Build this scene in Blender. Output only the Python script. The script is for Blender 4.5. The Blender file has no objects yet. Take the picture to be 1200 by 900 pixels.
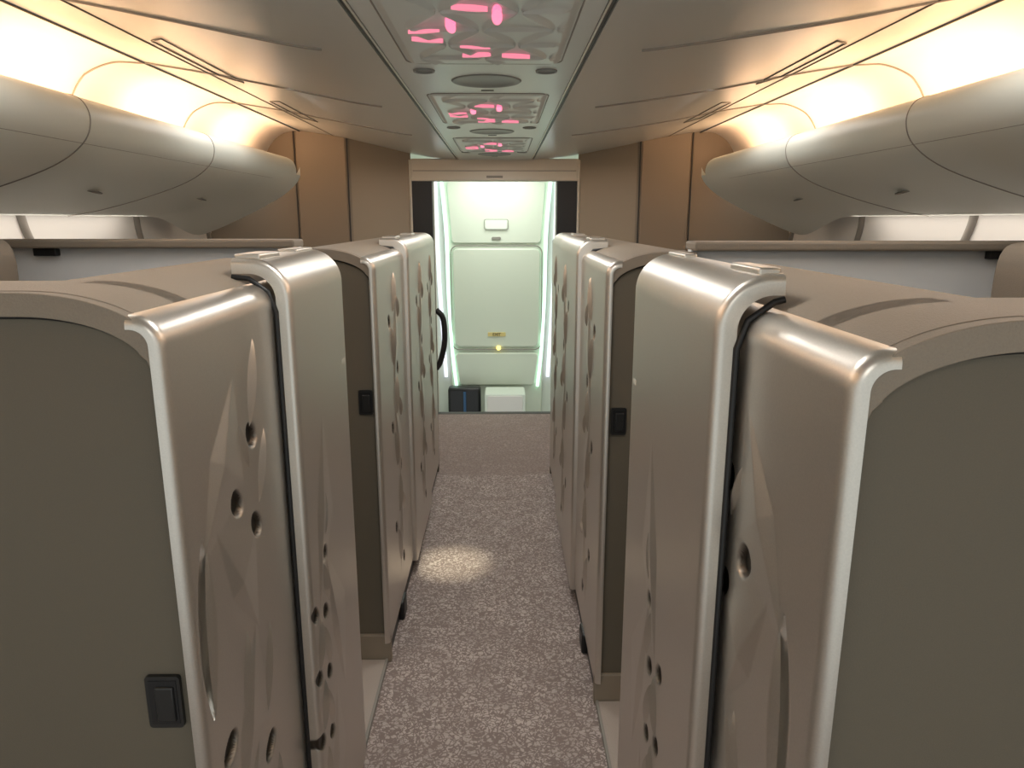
import bpy, math, numpy as np
from math import radians, sin, cos, pi, sqrt
sc = bpy.context.scene
sc.view_settings.view_transform = 'Standard'

# ---------------------------------------------------------------- materials
def mat(name, col, rough=.5, metal=0., emis=None, estr=0., bump=None, coat=0., spec=None, recess_shade=None):
    m = bpy.data.materials.new(name); m.use_nodes = True
    nt = m.node_tree; b = nt.nodes['Principled BSDF']
    b.inputs['Base Color'].default_value = (*col, 1)
    b.inputs['Roughness'].default_value = rough
    b.inputs['Metallic'].default_value = metal
    b.inputs['Coat Weight'].default_value = coat
    if spec is not None: b.inputs['Specular IOR Level'].default_value = spec
    if emis:
        b.inputs['Emission Color'].default_value = (*emis, 1)
        b.inputs['Emission Strength'].default_value = estr
    if bump:
        tc = nt.nodes.new('ShaderNodeTexCoord'); n = nt.nodes.new('ShaderNodeTexNoise')
        n.inputs['Scale'].default_value = bump[0]; n.inputs['Detail'].default_value = 4
        bp = nt.nodes.new('ShaderNodeBump'); bp.inputs['Strength'].default_value = bump[1]
        bp.inputs['Distance'].default_value = .002
        nt.links.new(tc.outputs['Object'], n.inputs['Vector'])
        nt.links.new(n.outputs['Fac'], bp.inputs['Height'])
        nt.links.new(bp.outputs['Normal'], b.inputs['Normal'])
        mx = nt.nodes.new('ShaderNodeMix'); mx.data_type = 'RGBA'
        mx.inputs['A'].default_value = (*[c*.9 for c in col], 1)
        mx.inputs['B'].default_value = (*[min(1, c*1.1) for c in col], 1)
        nt.links.new(n.outputs['Fac'], mx.inputs['Factor'])
        out = mx.outputs['Result']
        if recess_shade:
            at = nt.nodes.new('ShaderNodeAttribute'); at.attribute_name = 'recess_shade'  # darker colour inside the recessed buds, painting in their shade
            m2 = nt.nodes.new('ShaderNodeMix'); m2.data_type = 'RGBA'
            m2.inputs['B'].default_value = (*recess_shade, 1)
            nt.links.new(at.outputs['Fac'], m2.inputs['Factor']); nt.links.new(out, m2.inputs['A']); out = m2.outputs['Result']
        nt.links.new(out, b.inputs['Base Color'])
    return m

M_silver = mat('brushed_champagne_metal', (.64, .60, .545), .36, .92, bump=(420, .04), recess_shade=(.07, .06, .05))
M_fascia = mat('taupe_laminate', (.128, .108, .078), .6, 0, bump=(500, .2))
M_leather = mat('taupe_leather', (.255, .212, .165), .6, 0, bump=(350, .5))
M_black = mat('black_rubber', (.008, .008, .009), .4)
M_latch = mat('black_plastic', (.02, .02, .02), .3)
M_ceil = mat('ceiling_plastic', (.60, .61, .57), .28, 0)
M_chan = mat('ceiling_channel_plastic', (.62, .65, .62), .33)
M_bin = mat('bin_plastic', (.68, .70, .64), .45)
M_cove = mat('cove_plastic', (.76, .72, .66), .45)
M_side = mat('sidewall_plastic', (.8, .78, .74), .5)
M_beige = mat('beige_partition', (.34, .28, .205), .5)
M_beige2 = mat('beige_partition_dark', (.27, .22, .165), .5)
M_head = mat('header_plastic', (.62, .58, .49), .4)
M_lite = mat('suite_inner_panel', (.76, .78, .80), .6)
M_seam = mat('seam_dark', (.05, .048, .045), .6)
M_seam2 = mat('seam_soft', (.27, .25, .22), .6)
M_pink = mat('pink_lamp', (.9, .2, .35), .4, emis=(1, .20, .36), estr=1.3)
M_pinkd = mat('pink_lamp_soft', (.8, .3, .4), .4, emis=(1, .26, .38), estr=.8)
M_white = mat('vestibule_plastic', (.78, .83, .75), .45)
M_door = mat('exit_door_plastic', (.72, .77, .66), .4)
M_cyan = mat('glow_strip', (.6, 1, .8), .4, emis=(.68, 1, .84), estr=1.3)
M_lav = mat('glow_strip_lilac', (.8, .8, .9), .4, emis=(.85, .84, 1.0), estr=1.0)
M_sign = mat('exit_sign_yellow', (.75, .6, .25), .5)
M_amber = mat('amber_lamp', (1, .8, .2), .4, emis=(1, .75, .2), estr=2.)
M_blue = mat('blue_webbing', (.03, .10, .22), .5)
M_tube = mat('cove_lamp', (1, .9, .8), .4, emis=(1, .66, .36), estr=4)
M_vent = mat('vent_grey', (.22, .22, .21), .45)
M_thresh = mat('threshold_carpet', (.42, .36, .315), .9, bump=(300, .6))
M_stitch = mat('stitch_thread', (.30, .25, .205), .7)

def carpet():
    m = bpy.data.materials.new('patterned_carpet'); m.use_nodes = True
    nt = m.node_tree; b = nt.nodes['Principled BSDF']; b.inputs['Roughness'].default_value = .95
    b.inputs['Specular IOR Level'].default_value = .15
    tc = nt.nodes.new('ShaderNodeTexCoord')
    n1 = nt.nodes.new('ShaderNodeTexNoise'); n1.inputs['Scale'].default_value = 32; n1.inputs['Detail'].default_value = 2.5; n1.inputs['Distortion'].default_value = 2.8
    r1 = nt.nodes.new('ShaderNodeValToRGB'); r1.color_ramp.elements[0].position = .48; r1.color_ramp.elements[1].position = .52
    n2 = nt.nodes.new('ShaderNodeTexVoronoi'); n2.inputs['Scale'].default_value = 38; n2.feature = 'DISTANCE_TO_EDGE'
    r2 = nt.nodes.new('ShaderNodeValToRGB'); r2.color_ramp.elements[0].position = .03; r2.color_ramp.elements[1].position = .08
    mul = nt.nodes.new('ShaderNodeMath'); mul.operation = 'MULTIPLY'
    sep = nt.nodes.new('ShaderNodeSeparateXYZ')
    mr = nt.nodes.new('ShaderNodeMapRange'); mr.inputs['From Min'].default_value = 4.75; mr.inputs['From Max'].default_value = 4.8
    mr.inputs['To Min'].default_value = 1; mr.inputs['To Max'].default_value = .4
    mul2 = nt.nodes.new('ShaderNodeMath'); mul2.operation = 'MULTIPLY'
    n4 = nt.nodes.new('ShaderNodeTexNoise'); n4.inputs['Scale'].default_value = 7; n4.inputs['Detail'].default_value = 2
    mr4 = nt.nodes.new('ShaderNodeMapRange'); mr4.inputs['From Min'].default_value = .35; mr4.inputs['From Max'].default_value = .65
    mr4.inputs['To Min'].default_value = .55; mr4.inputs['To Max'].default_value = 1
    mul3 = nt.nodes.new('ShaderNodeMath'); mul3.operation = 'MULTIPLY'
    mx = nt.nodes.new('ShaderNodeMix'); mx.data_type = 'RGBA'
    mx.inputs['A'].default_value = (.26, .208, .19, 1); mx.inputs['B'].default_value = (.56, .48, .445, 1)
    n3 = nt.nodes.new('ShaderNodeTexNoise'); n3.inputs['Scale'].default_value = 500
    bp = nt.nodes.new('ShaderNodeBump'); bp.inputs['Strength'].default_value = .6; bp.inputs['Distance'].default_value = .003
    L = nt.links.new
    for n in (n1, n2, n3, n4, sep): L(tc.outputs['Object'], n.inputs[0])
    L(n1.outputs['Fac'], r1.inputs[0]); L(n2.outputs['Distance'], r2.inputs[0])
    L(r1.outputs[0], mul.inputs[0]); L(r2.outputs[0], mul.inputs[1])
    L(n4.outputs['Fac'], mr4.inputs['Value']); L(mul.outputs[0], mul3.inputs[0]); L(mr4.outputs[0], mul3.inputs[1])
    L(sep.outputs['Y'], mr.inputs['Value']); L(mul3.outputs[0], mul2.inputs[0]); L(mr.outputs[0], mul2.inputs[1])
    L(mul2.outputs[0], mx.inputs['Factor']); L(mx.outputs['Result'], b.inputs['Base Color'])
    L(n3.outputs['Fac'], bp.inputs['Height']); L(bp.outputs['Normal'], b.inputs['Normal'])
    return m
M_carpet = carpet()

# ---------------------------------------------------------------- helpers
def empty(name, parent=None):
    e = bpy.data.objects.new(name, None); sc.collection.objects.link(e); e.empty_display_size = .1
    if parent: e.parent = parent
    return e
def mk(name, v, f, mats, parent=None, smooth=True, ang=35, mi=None):
    me = bpy.data.meshes.new(name); me.from_pydata([tuple(map(float, p)) for p in v], [], f)
    if not isinstance(mats, (list, tuple)): mats = [mats]
    for m in mats: me.materials.append(m)
    if mi is not None: me.polygons.foreach_set('material_index', mi)
    me.polygons.foreach_set('use_smooth', [smooth]*len(me.polygons))
    me.update()
    import bmesh
    bm = bmesh.new(); bm.from_mesh(me); bmesh.ops.recalc_face_normals(bm, faces=bm.faces); bm.to_mesh(me); bm.free()
    if smooth: me.set_sharp_from_angle(angle=radians(ang))
    o = bpy.data.objects.new(name, me); sc.collection.objects.link(o)
    if parent: o.parent = parent
    return o
def box(name, x0, x1, y0, y1, z0, z1, m, parent=None, bev=.0):
    x0, x1 = sorted((x0, x1)); y0, y1 = sorted((y0, y1)); z0, z1 = sorted((z0, z1))
    v = [(x, y, z) for x in (x0, x1) for y in (y0, y1) for z in (z0, z1)]
    f = [(0, 1, 3, 2), (4, 6, 7, 5), (0, 4, 5, 1), (2, 3, 7, 6), (0, 2, 6, 4), (1, 5, 7, 3)]
    o = mk(name, v, f, m, parent, smooth=bev > 0)
    if bev > 0:
        b = o.modifiers.new('b', 'BEVEL'); b.width = bev; b.segments = 3
    return o
def extrude_y(name, poly, y0, y1, m, parent=None, closed=True, ang=35, caps=True):
    n = len(poly); v = [(x, y0, z) for x, z in poly] + [(x, y1, z) for x, z in poly]
    f = [(i, (i+1) % n, (i+1) % n+n, i+n) for i in range(n if closed else n-1)]
    if closed and caps: f += [tuple(range(n)), tuple(range(2*n-1, n-1, -1))]
    return mk(name, v, f, m, parent, ang=ang)
def tube(name, pts, r, m, parent=None, cyc=False, res=2):
    c = bpy.data.curves.new(name, 'CURVE'); c.dimensions = '3D'; c.bevel_depth = r; c.bevel_resolution = res
    s = c.splines.new('POLY'); s.points.add(len(pts)-1)
    for p, q in zip(s.points, pts): p.co = (*q, 1)
    s.use_cyclic_u = cyc; c.materials.append(m)
    o = bpy.data.objects.new(name, c); sc.collection.objects.link(o)
    if parent: o.parent = parent
    return o
def spline(pts, n=8):
    P = [np.array(p, float) for p in pts]; P = [2*P[0]-P[1]] + P + [2*P[-1]-P[-2]]; out = []
    for i in range(1, len(P)-2):
        for k in range(n):
            t = k/n; a, b, c, d = P[i-1:i+3]
            out.append(tuple(.5*((2*b)+(-a+c)*t+(2*a-5*b+4*c-d)*t*t+(-a+3*b-3*c+d)*t**3)))
    out.append(tuple(P[-2])); return out
def rrect(cx, cz, w, h, r, n=6, wtop=None):
    wt = w if wtop is None else wtop; o = []
    for (sx, sz, a0) in ((1, 1, 0), (-1, 1, 90), (-1, -1, 180), (1, -1, 270)):
        hw = (wt if sz > 0 else w)/2
        for k in range(n+1):
            a = radians(a0+90*k/n)
            o.append((cx+sx*(hw-r)+r*cos(a), cz+sz*(h/2-r)+r*sin(a)))
    return o

# ---------------------------------------------------------------- relief
def relief(Y, Z, motifs):
    H = np.zeros_like(Y); B = np.zeros_like(Y)
    for (k, cy, cz, L, W, a, h) in motifs:
        a = radians(a)
        u = (Z-cz)*cos(a)+(Y-cy)*sin(a); v = (Y-cy)*cos(a)-(Z-cz)*sin(a)
        if k == 'bud':
            r = np.sqrt((u/L)**2+(v/W)**2)
            t = np.clip((1.0-r)/.35, 0, 1); t = t*t*(3-2*t); H = H*(1-t)-h*t
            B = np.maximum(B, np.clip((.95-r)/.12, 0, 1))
        elif k == 'cut':
            w = np.maximum(W*(1-(u/L)**2), 1e-5); t = np.clip(1-np.abs(v)/w, 0, 1)*(np.abs(u) < L)
            t = t*t*(3-2*t); H -= h*t
        elif k == 'ridge':
            w = np.maximum(W*(1-(u/L)**2), 1e-5); t = np.clip(1-np.abs(v)/w, 0, 1)*(np.abs(u) < L)
            H = np.maximum(H, h*t)
        elif k == 'facet':
            w = np.maximum(W*(1-np.abs(u)/L), 1e-5)
            t = np.where(v > 0, np.clip(1-v/w, 0, 1), np.clip(1+v/(w*.3), 0, 1))*(np.abs(u) < L)*(1-np.abs(u)/L)
            H += h*t
    return H, B

def petals(name, parent, s, Xp, motifs, lo, hi):
    """crisp, sharp-ridged leaf shapes embossed on the door skin"""
    v = []; f = []
    for (k, cy, cz, L, W, a, h) in motifs:
        if k != 'blade' or not (lo+.01 < cy < hi-.01): continue
        a = radians(a); n = 16; b = len(v)
        for j in range(n+1):
            u = -L+2*L*j/n; w = W*(1-(u/L)**2); hh = h*(1-(u/L)**2)**.7
            sk = W*.35*(1-(u/L)**2)
            for q, d in ((-w, -.0004), (sk, hh), (w, -.0004)):
                v.append((Xp-s*d, cy+u*sin(a)+q*cos(a), cz+u*cos(a)-q*sin(a)))
        for j in range(n):
            for q in (0, 1): i = b+3*j+q; f.append((i, i+1, i+4, i+3) if s < 0 else (i, i+3, i+4, i+1))
    me = bpy.data.meshes.new(name); me.from_pydata(v, [], f); me.materials.append(M_silver)
    me.polygons.foreach_set('use_smooth', [True]*len(f)); me.update(); me.set_sharp_from_angle(angle=radians(14))
    o = bpy.data.objects.new(name, me); sc.collection.objects.link(o); o.parent = parent

def door_panel(name, parent, s, Xp, y0, y1, z0, zt, a, b, dtop, motifs, step=.005, th=.035, r=.014, rn=None):
    rn = rn or r
    petals('leaf_emboss', parent, s, Xp, motifs, y0, y1)
    pd, pz = [dtop], [zt]
    for k in range(0, 25):
        ph = k/24*pi/2; pd.append(a-a*sin(ph)); pz.append(zt-b+b*cos(ph))
    pd.append(0); pz.append(z0); pd = np.array(pd); pz = np.array(pz)
    s_ = np.concatenate([[0], np.cumsum(np.hypot(np.diff(pd), np.diff(pz)))])
    n = int(s_[-1]/step); q = np.linspace(0, s_[-1], n)
    d = np.interp(q, s_, pd); z = np.interp(q, s_, pz)
    td = np.gradient(d); tz = np.gradient(z); l = np.hypot(td, tz); nd, nz = tz/l, -td/l
    m = int((y1-y0)/step); e = np.array([0, .04, .12, .25, .42, .65])
    ys = np.concatenate([y0+e*rn, np.linspace(y0+rn, y1-r, m), y1-(e*r)[::-1]])
    off = np.zeros_like(ys)
    dn = np.minimum(ys-y0, rn); off -= rn-np.sqrt(np.maximum(rn**2-(rn-dn)**2, 0))
    df = np.minimum(y1-ys, r); off -= r-np.sqrt(np.maximum(r**2-(r-df)**2, 0))
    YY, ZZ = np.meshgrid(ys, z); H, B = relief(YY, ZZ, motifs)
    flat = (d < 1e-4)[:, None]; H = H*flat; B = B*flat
    T = H+off[None, :]
    T = np.hstack([np.full((n, 1), -th), T, np.full((n, 1), -th)])
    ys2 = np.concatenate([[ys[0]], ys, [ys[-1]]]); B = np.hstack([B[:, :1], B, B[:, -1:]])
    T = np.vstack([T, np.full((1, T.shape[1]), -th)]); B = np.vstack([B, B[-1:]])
    d = np.append(d, d[-1]); z = np.append(z, z[-1]); nd = np.append(nd, nd[-1]); nz = np.append(nz, nz[-1])
    X = Xp+s*(d[:, None]+nd[:, None]*T); Z = z[:, None]+nz[:, None]*T; Y = np.broadcast_to(ys2, X.shape)
    V = np.stack([X, Y, Z], -1).reshape(-1, 3); R, C = X.shape
    i = (np.arange(R-1)[:, None]*C+np.arange(C-1)[None, :])
    F = np.stack([i, i+1, i+C+1, i+C], -1).reshape(-1, 4)
    if s > 0: F = F[:, ::-1]
    me = bpy.data.meshes.new(name); me.from_pydata(V.tolist(), [], F.tolist())
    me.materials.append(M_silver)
    at = me.attributes.new('recess_shade', 'FLOAT', 'POINT'); at.data.foreach_set('value', B.reshape(-1).astype(float).tolist())
    me.polygons.foreach_set('use_smooth', [True]*len(F)); me.update()
    me.set_sharp_from_angle(angle=radians(60))
    o = bpy.data.objects.new(name, me); sc.collection.objects.link(o)
    if parent: o.parent = parent
    return o

BUD, BL, CUT, FA = 'bud', 'blade', 'cut', 'facet'
def mot_fixed(y, z=0):
    m = [(FA, y+.18, 1.34, .17, .13, 35, .011), (FA, y+.22, 1.10, .16, .12, -30, .010), (FA, y+.2, .80, .20, .14, 25, .010), (FA, y+.25, .5, .2, .14, -25, .010),
         (BL, y+.365, 1.445, .085, .020, 18, .009), (BUD, y+.345, 1.345, .034, .025, -45, .011),
         (BL, y+.385, 1.270, .075, .017, 24, .008), (BL, y+.300, 1.335, .050, .010, -20, .006),
         (BUD, y+.245, 1.245, .038, .026, -48, .011), (BUD, y+.335, 1.165, .036, .026, -45, .011),
         (CUT, y+.075, 1.09, .16, .040, 4, .012), (BL, y+.085, 1.08, .15, .014, 5, .005),
         (BUD, y+.12, .83, .038, .028, 65, .011), (BUD, y+.31, .68, .038, .028, 60, .011),
         (BL, y+.215, .90, .095, .017, 14, .008), (BL, y+.33, .85, .095, .017, 18, .008), (BL, y+.20, .71, .08, .016, 34, .008),
         (BL, y+.34, .55, .08, .016, 8, .008), (BUD, y+.20, .50, .036, .026, 50, .011), (BUD, y+.34, .40, .036, .026, -50, .011),
         (BL, y+.25, .33, .09, .016, -8, .008)]
    return m
def mot_slide(y):
    m = [(FA, y+.2, 1.05, .25, .12, 15, .008), (FA, y+.28, .7, .25, .12, -15, .008), (FA, y+.2, .35, .2, .12, 15, .008)]
    c = [(.16, .94), (.05, .83), (.14, .79), (.05, .66), (.14, .62), (.04, .49), (.13, .45), (.04, .30)]
    for i, (a, z) in enumerate(c):
        m.append((BUD, y+a+.05, z, .032, .022, -50, .009))
    for a, z, g in ((.17, 1.04, 12), (.15, .865, -16), (.07, .74, 16), (.13, .70, -14), (.07, .57, 16), (.12, .53, -12), (.07, .38, 12)):
        m.append((BL, y+a+.05, z, .065, .018, g, .010))
    return m
def mot_far(y, w):
    m = [(FA, y+w*.5, 1.25, .25, .12, 15, .009), (FA, y+w*.5, .8, .25, .12, -15, .009), (FA, y+w*.5, .4, .2, .12, 15, .009)]
    for i, z in enumerate(np.arange(.25, 1.45, .22)):
        m.append((BUD, y+w*(.34 if i % 2 else .58), z, .036, .026, -45, .010))
        m.append((BL, y+w*(.50 if i % 2 else .42), z+.11, .085, .024, (18 if i % 2 else -12), .013))
        if i % 2: m.append((BL, y+w*.62, z+.04, .055, .018, -24, .011))
    return m

# ---------------------------------------------------------------- suites
ZT = 1.648
def arch(dd, zt=ZT, w=.20, h=.095):
    return zt - (h*(1-sqrt(max(0, 1-((w-dd)/w)**2))) if dd < w else 0)

def suite(s, X0, Yn, near, fasc_w, ysp):
    e = empty('privacy_suite')
    X = lambda d: X0+s*d
    fw = 1.93 if near else fasc_w
    dd = [.020+.18*(1-cos(k/14*pi/2)) for k in range(15)]
    up = [(X(d), arch(d)+.002) for d in dd]
    lo = [(X(.020), 1.535), (X(.026), 1.552)]+[(X(d+.016*(1-k/14)), arch(d)-.032) for k, d in enumerate(dd)]
    poly = [(X(.018), .0)]+[(a, b+.008) for a, b in lo]+[(X(fw), ZT-.022), (X(fw), .0)]
    extrude_y('fascia_panel', poly, Yn+.006, Yn+.04, M_fascia, e)
    tube('rubber_seal', [(X(.020), Yn+.004, .05)]+[(p[0]+s*.002, Yn+.004, p[1]-.001) for p in lo]+[(X(fw), Yn+.004, ZT-.033)], .004, M_black, e)
    box('kick_plate', X(.0), X(fw), Yn-.008, Yn+.02, 0.0, .12, M_beige2, e, .004)
    capf = up+[(X(fw), ZT), (X(fw), ZT-.03)]+lo[::-1]
    o = extrude_y('leather_cap_front', capf, Yn-.012, Yn+(.2 if near else .16), M_leather, e)
    b = o.modifiers.new('b', 'BEVEL'); b.width = .005; b.segments = 3; b.limit_method = 'ANGLE'; b.angle_limit = radians(60)
    capa = up[2:]+[(X(.27), ZT), (X(.27), ZT-.03)]+lo[::-1][:-4]
    extrude_y('leather_cap_side', capa, Yn+.15, ysp, M_leather, e)
    tube('stitching', [(p[0], Yn+.012, p[1]+.0003) for p in up[4:]]+[(X(fw), Yn+.012, ZT+.0003)], .0010, M_stitch, e)
    box('core_light_block', X(.05), X(.26), Yn+.03, ysp-.02, .0, 1.535, M_fascia, e)  # unseen solid fill under the leather, added to block light
    if near: box('cross_light_block', X(.26), X(fw-.01), Yn+.03, Yn+.17, .0, 1.6, M_fascia, e)  # unseen fill in the cross arm, also added as a light block
    lz = .985 if near else 1.085; lx = .066 if near else .058
    lw = .028 if near else .026
    plate_ring = [(X(lx)+a, b) for a, b in rrect(0, lz, lw*2, .094, .006)]
    o = extrude_y('latch_plate', plate_ring, Yn-.002, Yn+.012, M_latch, e)
    box('latch_pocket', X(lx)-lw*.8, X(lx)+lw*.8, Yn-.003, Yn, lz-.040, lz+.040, M_black, e)
    box('latch_grip', X(lx)-lw*.45, X(lx)+lw*.65, Yn-.007, Yn, lz-.034, lz+.030, M_latch, e, .003)
    return e

def near_suite(s, X0, X1, Yn, yl, yl2, ym, dt):
    e = suite(s, X0, Yn, True, 1.93, yl2-.03)
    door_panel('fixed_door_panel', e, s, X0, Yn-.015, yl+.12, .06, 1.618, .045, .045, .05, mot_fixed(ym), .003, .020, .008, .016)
    box('base_rail', X0+s*.012, X0+s*.06, Yn, yl2-.03, .0, .07, M_seam, e)
    d = empty('sliding_door', e)
    y = yl
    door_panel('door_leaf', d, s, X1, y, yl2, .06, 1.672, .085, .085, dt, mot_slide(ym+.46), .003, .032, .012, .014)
    tube('gap_shade', [(X1+s*.033, y, .08), (X1+s*.033, y, 1.56), (X1+s*.047, y, 1.602), (X1+s*.085, y, 1.630), (X1+s*dt, y, 1.634)], .0055, M_black, d)  # black tube standing in for the shaded gap beside the leaf
    box('top_guide_block', X1+s*.065, X1+s*dt, y+.02, y+.16, 1.664, 1.680, M_silver, d, .004)
    box('top_guide_block_rear', X1+s*.07, X1+s*dt, yl2-.18, yl2-.03, 1.664, 1.678, M_silver, d, .004)
    box('jamb_strip', X1+s*.010, X1+s*.032, yl2-.002, yl2+.012, .06, 1.52, M_seam2, d, .002)
    box('jamb_label', X1+s*.006, X1+s*.012, yl2+.001, yl2+.011, 1.34, 1.50, M_lite, d)
    box('warning_label', X1+s*-.0006, X1+s*.001, yl2-.06, yl2-.025, 1.36, 1.372, M_head, d)
    return e
near_suite(-1, -.485, -.445, 1.03, 1.52, 2.02, .99, .12)
near_suite(1, .366, .322, .74, 1.065, 1.74, .75, .10)

def far_suite(s, X0, Yn, bounds):
    e = suite(s, X0, Yn, False, .29, bounds[-1])
    offs = (0.0, -.022, -.002)
    for k in range(3):
        y0, y1 = bounds[k], bounds[k+1]
        if k == 0:
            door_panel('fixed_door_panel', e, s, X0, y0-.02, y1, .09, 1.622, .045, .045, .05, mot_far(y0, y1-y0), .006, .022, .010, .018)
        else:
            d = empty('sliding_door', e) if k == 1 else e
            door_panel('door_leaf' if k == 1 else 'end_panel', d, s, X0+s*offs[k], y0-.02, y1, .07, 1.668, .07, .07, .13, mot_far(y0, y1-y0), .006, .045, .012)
            tube('gap_shade', [(X0+s*(offs[k]+.032), y0-.022, .1), (X0+s*(offs[k]+.032), y0-.022, 1.58), (X0+s*(offs[k]+.07), y0-.022, 1.625), (X0+s*(offs[k]+.13), y0-.022, 1.63)], .007, M_black, d)  # black tube drawn for the shade in the panel gap
            box('top_guide_block', X0+s*(offs[k]+.06), X0+s*(offs[k]+.125), y0+.03, y0+.18, 1.662, 1.676, M_silver, d, .004)
    box('end_wall', X0+s*.0, X0+s*.28, bounds[-1]-.01, bounds[-1]+.03, 0, 1.62, M_fascia, e, .004)
    box('base_rail', X0+s*.012, X0+s*.06, Yn+.02, bounds[-1], .0, .10, M_black, e)
    box('black_foot', X0-s*.012, X0+s*.05, Yn+.30, Yn+.40, .0, .09, M_black, e, .01)
    box('inner_wall', X0+s*.28, s*2.33, Yn+.03, Yn+.07, .0, 1.655, M_lite, e)
    box('leather_rail', X0+s*.28, s*2.33, Yn-.02, Yn+.11, 1.652, 1.682, M_leather, e, .008)
    box('rail_bracket', s*1.58, s*1.66, Yn+.0, Yn+.03, 1.625, 1.652, M_black, e, .003)
    return e
far_suite(-1, -.452, 2.60, (2.60, 3.36, 4.12, 4.85))
far_suite(1, .335, 2.33, (2.33, 3.06, 3.98, 4.80))

def headrest(x0, x1, y0, y1, zt):
    e = empty('suite_armchair')
    w = (x1-x0)
    P = spline([(x0, zt-.25), (x0+.01*1, zt-.05), (x0+w*.15, zt-.01), (x0+w*.5, zt), (x0+w*.85, zt-.01), (x1, zt-.06), (x1, zt-.25)], 6)
    o = extrude_y('headrest_cushion', P, y0, y1, M_leather, e)
    b = o.modifiers.new('b', 'BEVEL'); b.width = .02; b.segments = 3; b.limit_method = 'ANGLE'
    box('seat_back', x0+.02, x1-.02, y0+.02, y1-.02, .45, zt-.2, M_leather, e, .03)
    box('seat_cushion', x0-.02, x1+.02, y0-.5, y1, .25, .47, M_leather, e, .04)
    box('seat_base', x0+.02, x1-.02, y0-.45, y1-.03, .012, .26, M_fascia, e, .01)
    tube('piping', [(a, y0-.001, b) for a, b in P[2:-2]], .005, M_stitch, e)
headrest(-2.22, -1.60, 2.25, 2.42, 1.715)
headrest(1.46, 2.08, 1.98, 2.14, 1.70)

# ---------------------------------------------------------------- floor
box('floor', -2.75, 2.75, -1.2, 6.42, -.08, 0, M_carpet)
for s, x0, y0, y1 in ((-1, -.47, 1.21, 2.598), (1, .345, .93, 2.32)):
    box('suite_floor_carpet', x0+s*.30, s*2.3, y0, y1, .0, .012, M_thresh)
box('threshold_carpet', -.80, -.475, 2.05, 2.59, .0, .014, M_thresh, None, .003)
box('threshold_carpet', .35, .68, 1.75, 2.32, .0, .014, M_thresh, None, .003)
box('trim_1', -.476, -.466, 2.03, 2.59, .0, .018, M_seam2)
box('trim_2', .342, .352, 1.73, 2.32, .0, .018, M_seam2)

# ---------------------------------------------------------------- ceiling
CL, CR, CZ = -.375, .265, 2.25
YE = 6.45
def ceil_prof(s):
    c = CL if s < 0 else CR
    return spline([(c+s*.012, CZ+.004), (c+s*.25, 2.275), (s*1.0, 2.345), (s*1.35, 2.41), (s*1.62, 2.45)], 8)
def cove_prof(s):
    return spline([(s*1.63, 2.448), (s*1.75, 2.44), (s*1.86, 2.37), (s*1.93, 2.25), (s*1.94, 2.08)], 8)
ce = empty('ceiling')
for s in (-1, 1):
    p = ceil_prof(s); q = [(a, b+.02) for a, b in p][::-1]
    extrude_y('ceiling_side_panel', p+q, -1.2, YE, M_ceil, ce)
    p2 = cove_prof(s); q2 = [(a+s*.02, b+.02) for a, b in p2][::-1]
    extrude_y('cove_panel', p2+q2, -1.2, YE, M_cove, ce)
    full = p[6:]+p2
    for yk in (1.25, 2.40, 3.55, 4.70):
        pts = [(a, yk - .12*max(0, min(1, (abs(a)-1.45)/.4))**2, b-.002) for a, b in full]
        tube('panel_joint', pts, .005, M_seam2, ce)
    tube('long_joint', [(s*1.625, -1.2, 2.446), (s*1.625, YE, 2.446)], .005, M_seam, ce)
    tube('long_joint_2', [(s*1.35, -1.2, 2.408), (s*1.35, YE, 2.408)], .003, M_seam2, ce)
    for yk in (2.9, 4.3):
        tube('access_flap', [(s*1.30, yk, 2.398), (s*1.22, yk-.1, 2.383), (s*1.22, yk+.75, 2.383), (s*1.30, yk+.65, 2.398)], .003, M_seam2, ce, True)
    cx = CL if s < 0 else CR
    box('channel_gap', cx-.012, cx+.012, -1.2, YE, CZ+.012, CZ+.03, M_black, ce)
    tube('channel_trim', [(cx-s*.008, -1.2, CZ), (cx-s*.008, YE, CZ)], .0035, M_silver, ce)
box('channel_panel', CL+.012, CR-.012, -1.2, YE, CZ, CZ+.03, M_chan, ce, .003)

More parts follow.
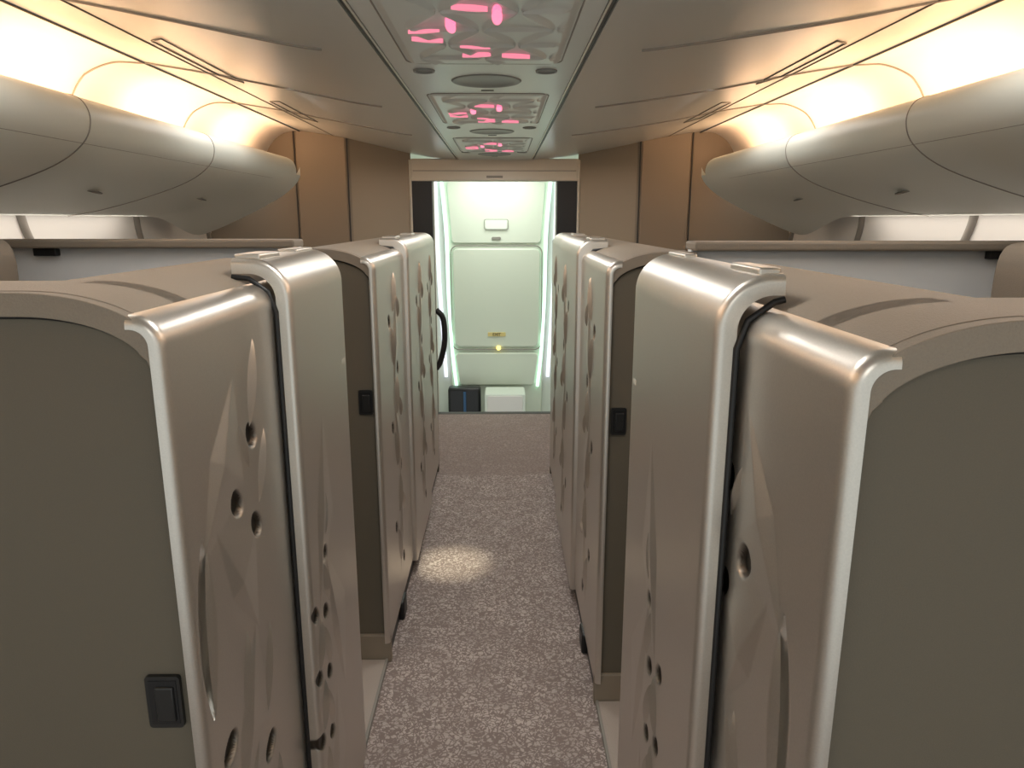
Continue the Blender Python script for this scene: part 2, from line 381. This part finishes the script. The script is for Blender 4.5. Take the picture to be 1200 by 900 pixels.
CM = (CL+CR)/2
def lamp_panel(yc):
    e = empty('ceiling_lamp')
    W, L = .49, .92
    nx, ny = 200, 370
    xs = np.linspace(-W/2, W/2, nx); ys = np.linspace(-L/2, L/2, ny); XX, YY = np.meshgrid(xs, ys)
    mot = []
    P = .20
    for r in range(-3, 4):
        for c in range(-2, 3):
            cx = c*P+(P/2 if r % 2 else 0); cy = r*P*.866
            if abs(cx) > W/2 or abs(cy) > L/2-.03: continue
            for a in (0, 60, 120):
                mot.append(('ridge', cx+P/2*sin(radians(a+30)), cy+P/2*cos(radians(a+30)), P*.46, .024, a+30, .009))
    H, B = relief(XX, YY, mot)
    ex = W/2-np.abs(XX); ey = L/2-np.abs(YY); ed = np.minimum(ex, ey)
    H *= np.clip((ed-.02)/.02, 0, 1)
    base = .007*np.clip(ed/.02, 0, 1)
    Z = CZ-base-H+.0005
    V = np.stack([XX+CM, YY+yc, Z], -1).reshape(-1, 3)
    i = (np.arange(ny-1)[:, None]*nx+np.arange(nx-1)[None, :]); F = np.stack([i, i+nx, i+nx+1, i+1], -1).reshape(-1, 4)
    me = bpy.data.meshes.new('relief_plate'); me.from_pydata(V.tolist(), [], F.tolist()); me.materials.append(M_chan)
    me.polygons.foreach_set('use_smooth', [True]*len(F)); me.set_sharp_from_angle(angle=radians(40)); me.update()
    o = bpy.data.objects.new('relief_plate', me); sc.collection.objects.link(o); o.parent = e
    tube('plate_outline', [(CM+a, yc+b, CZ-.0005) for a, b in rrect(0, 0, W+.01, L+.01, .05)], .0025, M_seam2, e, True)
    y0 = yc-.46
    pet = [(.045, .31, .070, .013, 0, 0), (-.075, .40, .065, .013, 0, 0), (-.02, .25, .044, .008, 78, 1), (-.15, .46, .044, .008, 104, 1),
           (-.15, .56, .044, .008, 76, 1), (-.02, .635, .044, .008, 80, 1), (-.02, .745, .044, .008, 100, 1), (.10, .76, .044, .008, 78, 1)]
    v = []; f = []; mi = []
    for (px, py, l, w, a, k) in pet:
        a = radians(a); n = 18; b = len(v)
        for zz in (-.0178, -.003):
            for j in range(n):
                t = j/n*2*pi; u = l*cos(t); q = (w*(1-(u/l)**2)*(1 if sin(t) > 0 else -1)) if k else w*sin(t)
                v.append((CM+px+u*sin(a)+q*cos(a), y0+py+u*cos(a)-q*sin(a), CZ+zz))
            if zz < -.01: v.append((CM+px, y0+py, CZ-.0195))
        for j in range(n): f.append((b+j, b+(j+1) % n, b+n)); mi.append(k)
        for j in range(n): f.append((b+j, b+(j+1) % n, b+n+1+(j+1) % n, b+n+1+j)); mi.append(k)
    mk('lit_petals', v, f, [M_pink, M_pinkd], e, mi=mi)
for yc in (.56, 2.06, 3.56, 5.16): lamp_panel(yc)

def disc(name, cx, cy, rx, ry, z, h, m, parent):
    n = 40; v = []; f = []
    for rr, zz in ((1, z), (.96, z-h), (.80, z-h), (.74, z-h*.3)):
        v += [(cx+rx*rr*cos(2*pi*k/n), cy+ry*rr*sin(2*pi*k/n), zz) for k in range(n)]
    for q in range(3): f += [(q*n+k, q*n+(k+1) % n, (q+1)*n+(k+1) % n, (q+1)*n+k) for k in range(n)]
    f.append(tuple(range(3*n, 4*n))); return mk(name, v, f, m, parent)
for yk in (1.33, 2.83, 4.38, 5.85):
    e = empty('ceiling_speaker_vent')
    disc('vent_ring', CM, yk, .13, .13, CZ, .004, M_vent, e)
    for sx in (-1, 1): disc('reading_lamp', CM+sx*.21, yk-.19, .038, .038, CZ, .006, M_vent, e)
    box('small_label', CM-.025, CM+.025, yk+.19, yk+.205, CZ-.002, CZ, M_seam, e)

# ---------------------------------------------------------------- bins and coves
def bin_row(s):
    e = empty('overhead_bin')
    face = spline([(s*1.66, 2.16), (s*1.56, 2.185), (s*1.49, 2.165), (s*1.465, 2.10), (s*1.50, 2.02), (s*1.62, 1.94), (s*1.85, 1.86), (s*2.08, 1.80), (s*2.25, 1.77)], 7)
    back = [(s*2.30, 1.82), (s*2.26, 1.93), (s*1.9, 2.06), (s*1.70, 2.10)]
    P = face+back; n = len(P); cx = s*1.80; cz = 1.97
    secs = [(-1.2, 1), (5.30, 1), (5.36, .985), (5.41, .95), (5.44, .90), (5.455, .80)]
    v = []; f = []
    for y, k in secs: v += [(cx+(a-cx)*k, y, cz+(b-cz)*k) for a, b in P]
    for q in range(len(secs)-1): f += [(q*n+i, q*n+(i+1) % n, (q+1)*n+(i+1) % n, (q+1)*n+i) for i in range(n)]
    f.append(tuple(range(n))); f.append(tuple(range((len(secs)-1)*n, len(secs)*n)))
    mk('bin_shell', v, f, M_bin, e, ang=50)
    for yk in (.35, 1.55, 2.72, 3.85):
        tube('bin_joint', [(a-s*.0005, yk, b-.0008) for a, b in face[6:]], .0028, M_seam2, e)
    tube('lip_line', [(s*1.5025, -1.2, 2.018), (s*1.5025, 5.3, 2.018)], .0012, M_seam2, e)
    base = [p for p in face[24:]]
    m_ = len(base); v = []; f = []
    for k in range(9):
        t = k/8; y = 4.75+.72*t; w_ = t*t*(3-2*t)
        v += [(a, y, b-.0004-(.13*w_)*min(1, max(0, (abs(a)-1.46)/.75))**1.1) for a, b in base]
    for q in range(8): f += [(q*m_+i, q*m_+i+1, (q+1)*m_+i+1, (q+1)*m_+i) for i in range(m_-1)]
    b0 = len(v); v += [(a, 5.47, b+.06) for a, b in base]
    f += [(8*m_+i, 8*m_+i+1, b0+i+1, b0+i) for i in range(m_-1)]
    mk('end_fairing', v, f, M_bin, e, ang=50)
    for yk in (2.1, 3.3, 4.45):
        g = disc('bin_latch', 0, 0, .055, .022, 0, .003, M_seam2, e)
        g.location = (s*1.80, yk, 1.873); g.rotation_euler = (0, radians(s*-19), 0)
        g.scale = (.6, 1.9, 1)
    return e
bin_row(-1); bin_row(1)

for s in (-1, 1):
    e = empty('cove_light')
    for y0, y1 in ((-.9, .2), (.25, 1.28), (1.42, 2.42), (2.58, 3.58), (3.74, 4.74), (4.9, 5.8)):
        tube('lamp_tube', [(s*1.80, y0, 2.13), (s*1.80, y1, 2.13)], .016, M_tube, e)
        ld = bpy.data.lights.new('cove_lamp', 'AREA'); ld.shape = 'RECTANGLE'; ld.size = y1-y0-.22; ld.size_y = .06
        ld.energy = 4.6; ld.color = (1, .59, .34)
        lo = bpy.data.objects.new('cove_lamp', ld); sc.collection.objects.link(lo)
        lo.location = (s*1.77, (y0+y1)/2, 2.16)
        lo.rotation_euler = (radians(180), 0, radians(90)); lo.parent = e

# ---------------------------------------------------------------- side walls
for s, nm in ((-1, 'wall_left'), (1, 'wall_right')):
    p = spline([(s*2.30, 1.93), (s*2.37, 1.80), (s*2.45, 1.62), (s*2.56, 1.2), (s*2.62, .7), (s*2.56, 0)], 6)
    w = extrude_y(nm, p+[(a+s*.04, b) for a, b in p][::-1], -1.2, YE, M_side)
    for yk in (1.2, 2.35, 3.5, 4.65, 5.8):
        tube('wall_rib', [(a-s*.003, yk+(1.93-b)*1.1, b) for a, b in p[:24]], .022, M_seam2, w)
    ld = bpy.data.lights.new('sidewall_wash', 'AREA'); ld.shape = 'RECTANGLE'
    ld.energy = 14; ld.color = (1, .90, .80)
    lo = bpy.data.objects.new('sidewall_wash_light', ld); sc.collection.objects.link(lo)
    lo.location = (s*2.20, 1.9, 1.765)
    lo.rotation_euler = (0, radians(-s*30), radians(0))
    ld.size, ld.size_y = .05, 5.5

# ---------------------------------------------------------------- front wall
DC = -.06
e = empty('wall_front')
for s in (-1, 1):
    x = lambda a: DC+s*a
    pts = [(x(.72), 6.42), (x(1.17), 6.10), (x(1.21), 6.08), (x(1.60), 6.10), (x(1.64), 6.14), (s*2.6, 6.2)]
    v = [(a, b, 0) for a, b in pts]+[(a, b, 2.62) for a, b in pts]; n = len(pts)
    f = [(i, i+1, i+1+n, i+n) for i in range(n-1)]
    mk('partition', v, f, [M_beige, M_beige2], e, smooth=False, mi=[0, 1, 1, 1, 1])
    tube('partition_joint', [(x(1.19), 6.082, 0), (x(1.19), 6.082, 2.6)], .006, M_seam, e)
    tube('partition_joint', [(x(1.62), 6.11, 0), (x(1.62), 6.11, 2.6)], .006, M_seam, e)
    tube('edge_trim', [(x(.725), 6.41, 0), (x(.725), 6.41, 2.25)], .012, M_head, e)
f = empty('door_frame')
box('header', DC-.72, DC+.72, 6.40, 6.52, 2.075, 2.26, M_head, f, .01)
box('header_label', DC-.07, DC+.07, 6.396, 6.402, 2.10, 2.12, M_seam2, f)
tube('header_line', [(DC-.7, 6.398, 2.16), (DC+.7, 6.398, 2.16)], .003, M_seam2, f)
for s in (-1, 1):
    box('black_jamb', DC+s*.54, DC+s*.715, 6.42, 6.50, -.02, 2.08, M_black, f)
    box('jamb_edge', DC+s*.535, DC+s*.55, 6.50, 6.56, -.02, 2.075, M_head, f)
tube('hanging_strap', spline([(DC-.52, 6.3, .98), (DC-.46, 6.3, .90), (DC-.45, 6.3, .7), (DC-.49, 6.3, .52), (DC-.53, 6.3, .45)], 6), .025, M_black, f)

# ---------------------------------------------------------------- vestibule
box('trim_3', DC-.72, DC+.72, 6.40, 6.47, -.03, .004, M_seam, None, .002)
box('wall_back', -1.6, 1.5, 8.06, 8.12, -1.6, 2.7, M_white)
box('wall_stair_left', -1.22, -1.16, 6.58, 8.06, -1.6, 2.7, M_white)
box('wall_stair_right', 1.04, 1.10, 6.58, 8.06, -1.6, 2.7, M_white)
box('ceiling_stair', -1.2, 1.1, 6.53, 8.06, 2.34, 2.38, M_white)
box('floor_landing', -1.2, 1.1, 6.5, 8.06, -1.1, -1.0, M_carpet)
x = empty('exit_door')
def plate(name, pts, y0, y1, m, par, bev=.01):
    o = extrude_y(name, pts, y0, y1, m, par)
    b = o.modifiers.new('b', 'BEVEL'); b.width = bev; b.segments = 3; b.limit_method = 'ANGLE'; return o
plate('door_skin', rrect(DC, .85, 1.02, 2.66, .08, wtop=1.16), 7.99, 8.05, M_door, x, .015)
plate('upper_panel', rrect(DC, 1.83, .98, .66, .05, wtop=1.06), 7.965, 8.0, M_door, x, .01)
plate('main_panel', rrect(DC, .90, .95, 1.10, .07, wtop=.97), 7.955, 8.0, M_door, x, .02)
tube('main_outline', [(a, 7.962, b) for a, b in rrect(DC, .90, 1.0, 1.15, .08)], .006, M_seam2, x, True)
plate('lower_panel', rrect(DC, .10, .86, .38, .05, wtop=.94), 7.955, 8.0, M_door, x, .015)
for s in (-1, 1):
    tube('glow_strip', spline([(DC+s*.59, 7.97, 2.2), (DC+s*.545, 7.97, 1.6), (DC+s*.53, 7.96, .9), (DC+s*.50, 7.96, .3), (DC+s*.46, 7.96, -.1)], 8), .018, M_cyan, x)
    tube('glow_strip_outer', spline([(DC+s*.66, 8.02, 2.3), (DC+s*.64, 8.02, 1.2), (DC+s*.58, 8.02, 0)], 8), .02, M_lav, x)
plate('window_flap', rrect(DC, 1.70, .24, .10, .02), 7.95, 7.97, M_white, x, .004)
tube('flap_outline', [(a, 7.949, b) for a, b in rrect(DC, 1.70, .26, .11, .02)], .003, M_seam2, x, True)
plate('grip', rrect(DC, 1.555, .10, .03, .014), 7.95, 7.97, M_seam2, x, .003)
s_ = empty('exit_sign')
plate('sign_plate', rrect(DC, .50, .20, .045, .006), 7.945, 7.956, M_sign, s_, .002)
fc = bpy.data.curves.new('sign_text', 'FONT'); fc.body = 'EXIT'; fc.size = .045; fc.align_x = 'CENTER'; fc.align_y = 'CENTER'; fc.extrude = .001
fo = bpy.data.objects.new('sign_text', fc); sc.collection.objects.link(fo); fo.location = (DC, 7.943, .50); fo.rotation_euler = (radians(90), 0, 0)
fc.materials.append(M_black); fo.parent = s_
plate('amber_indicator', rrect(DC+.02, .345, .05, .05, .024), 7.94, 7.956, M_amber, x, .003)
g = empty('galley_cart')
plate('cart_body', rrect(.03, -.52, .44, .88, .02), 7.5, 7.85, M_white, g, .01)
plate('cart_front', rrect(.03, -.50, .38, .80, .02), 7.49, 7.51, M_side, g, .004)
for a in (-.14, .2):
    for b in (7.55, 7.8): disc('cart_caster', a, b, .03, .03, -.96, .035, M_black, g)
g = empty('crew_seat')
box('seat_back', -.60, -.24, 7.70, 7.86, -.95, -.06, M_black, g, .03)
box('seat_pad', -.60, -.24, 7.5, 7.75, -.62, -.5, M_black, g, .03)
box('seat_pedestal', -.52, -.32, 7.6, 7.8, -1.0, -.6, M_black, g, .01)
box('harness_strap', -.43, -.40, 7.68, 7.70, -.5, -.10, M_blue, g, .004)

# ---------------------------------------------------------------- lights
def area(name, loc, rot, sx, sy, e, col):
    ld = bpy.data.lights.new(name, 'AREA'); ld.shape = 'RECTANGLE'; ld.size = sx; ld.size_y = sy; ld.energy = e; ld.color = col
    o = bpy.data.objects.new(name, ld); sc.collection.objects.link(o); o.location = loc; o.rotation_euler = rot; return o
area('vestibule_ceiling_light', (DC, 7.3, 2.32), (0, 0, 0), .9, .9, 19, (.96, 1, .93))
for yk, en in ((-.4, 5), (1.3, 5.5), (2.83, 7), (4.38, 7), (5.6, 6)): area('cabin_fill_light', (CM, yk, 2.215), (0, 0, 0), .3, .2, en, (1, .98, .93))  # added fill along the channel for general brightness, no fixtures modelled
for s in (-1, 1):
    for yk in (1.75, 3.9): area('suite_fill_light', (s*1.2, yk, 2.34), (0, 0, 0), .5, .9, 4.5, (1, .98, .94))  # added fill to brighten the suite interiors and inner walls
ld = bpy.data.lights.new('reading_spot', 'SPOT'); ld.energy = 200; ld.spot_size = radians(13); ld.spot_blend = 1; ld.color = (1, .95, .70); ld.shadow_soft_size = .02
lo = bpy.data.objects.new('reading_spot_light', ld); sc.collection.objects.link(lo); lo.location = (-.26, 3.45, 2.22); lo.rotation_euler = (0, 0, 0)

w = bpy.data.worlds.new('cabin_world'); sc.world = w; w.use_nodes = True
w.node_tree.nodes['Background'].inputs[0].default_value = (.95, 1, .97, 1)
w.node_tree.nodes['Background'].inputs[1].default_value = .85

# ---------------------------------------------------------------- camera
cd = bpy.data.cameras.new('camera'); cd.sensor_width = 36; cd.lens = 25.2; cd.clip_start = .02
co = bpy.data.objects.new('camera', cd); sc.collection.objects.link(co)
co.location = (0, 0, 1.75); co.rotation_euler = (radians(90-12.9), 0, radians(-.8))
sc.camera = co
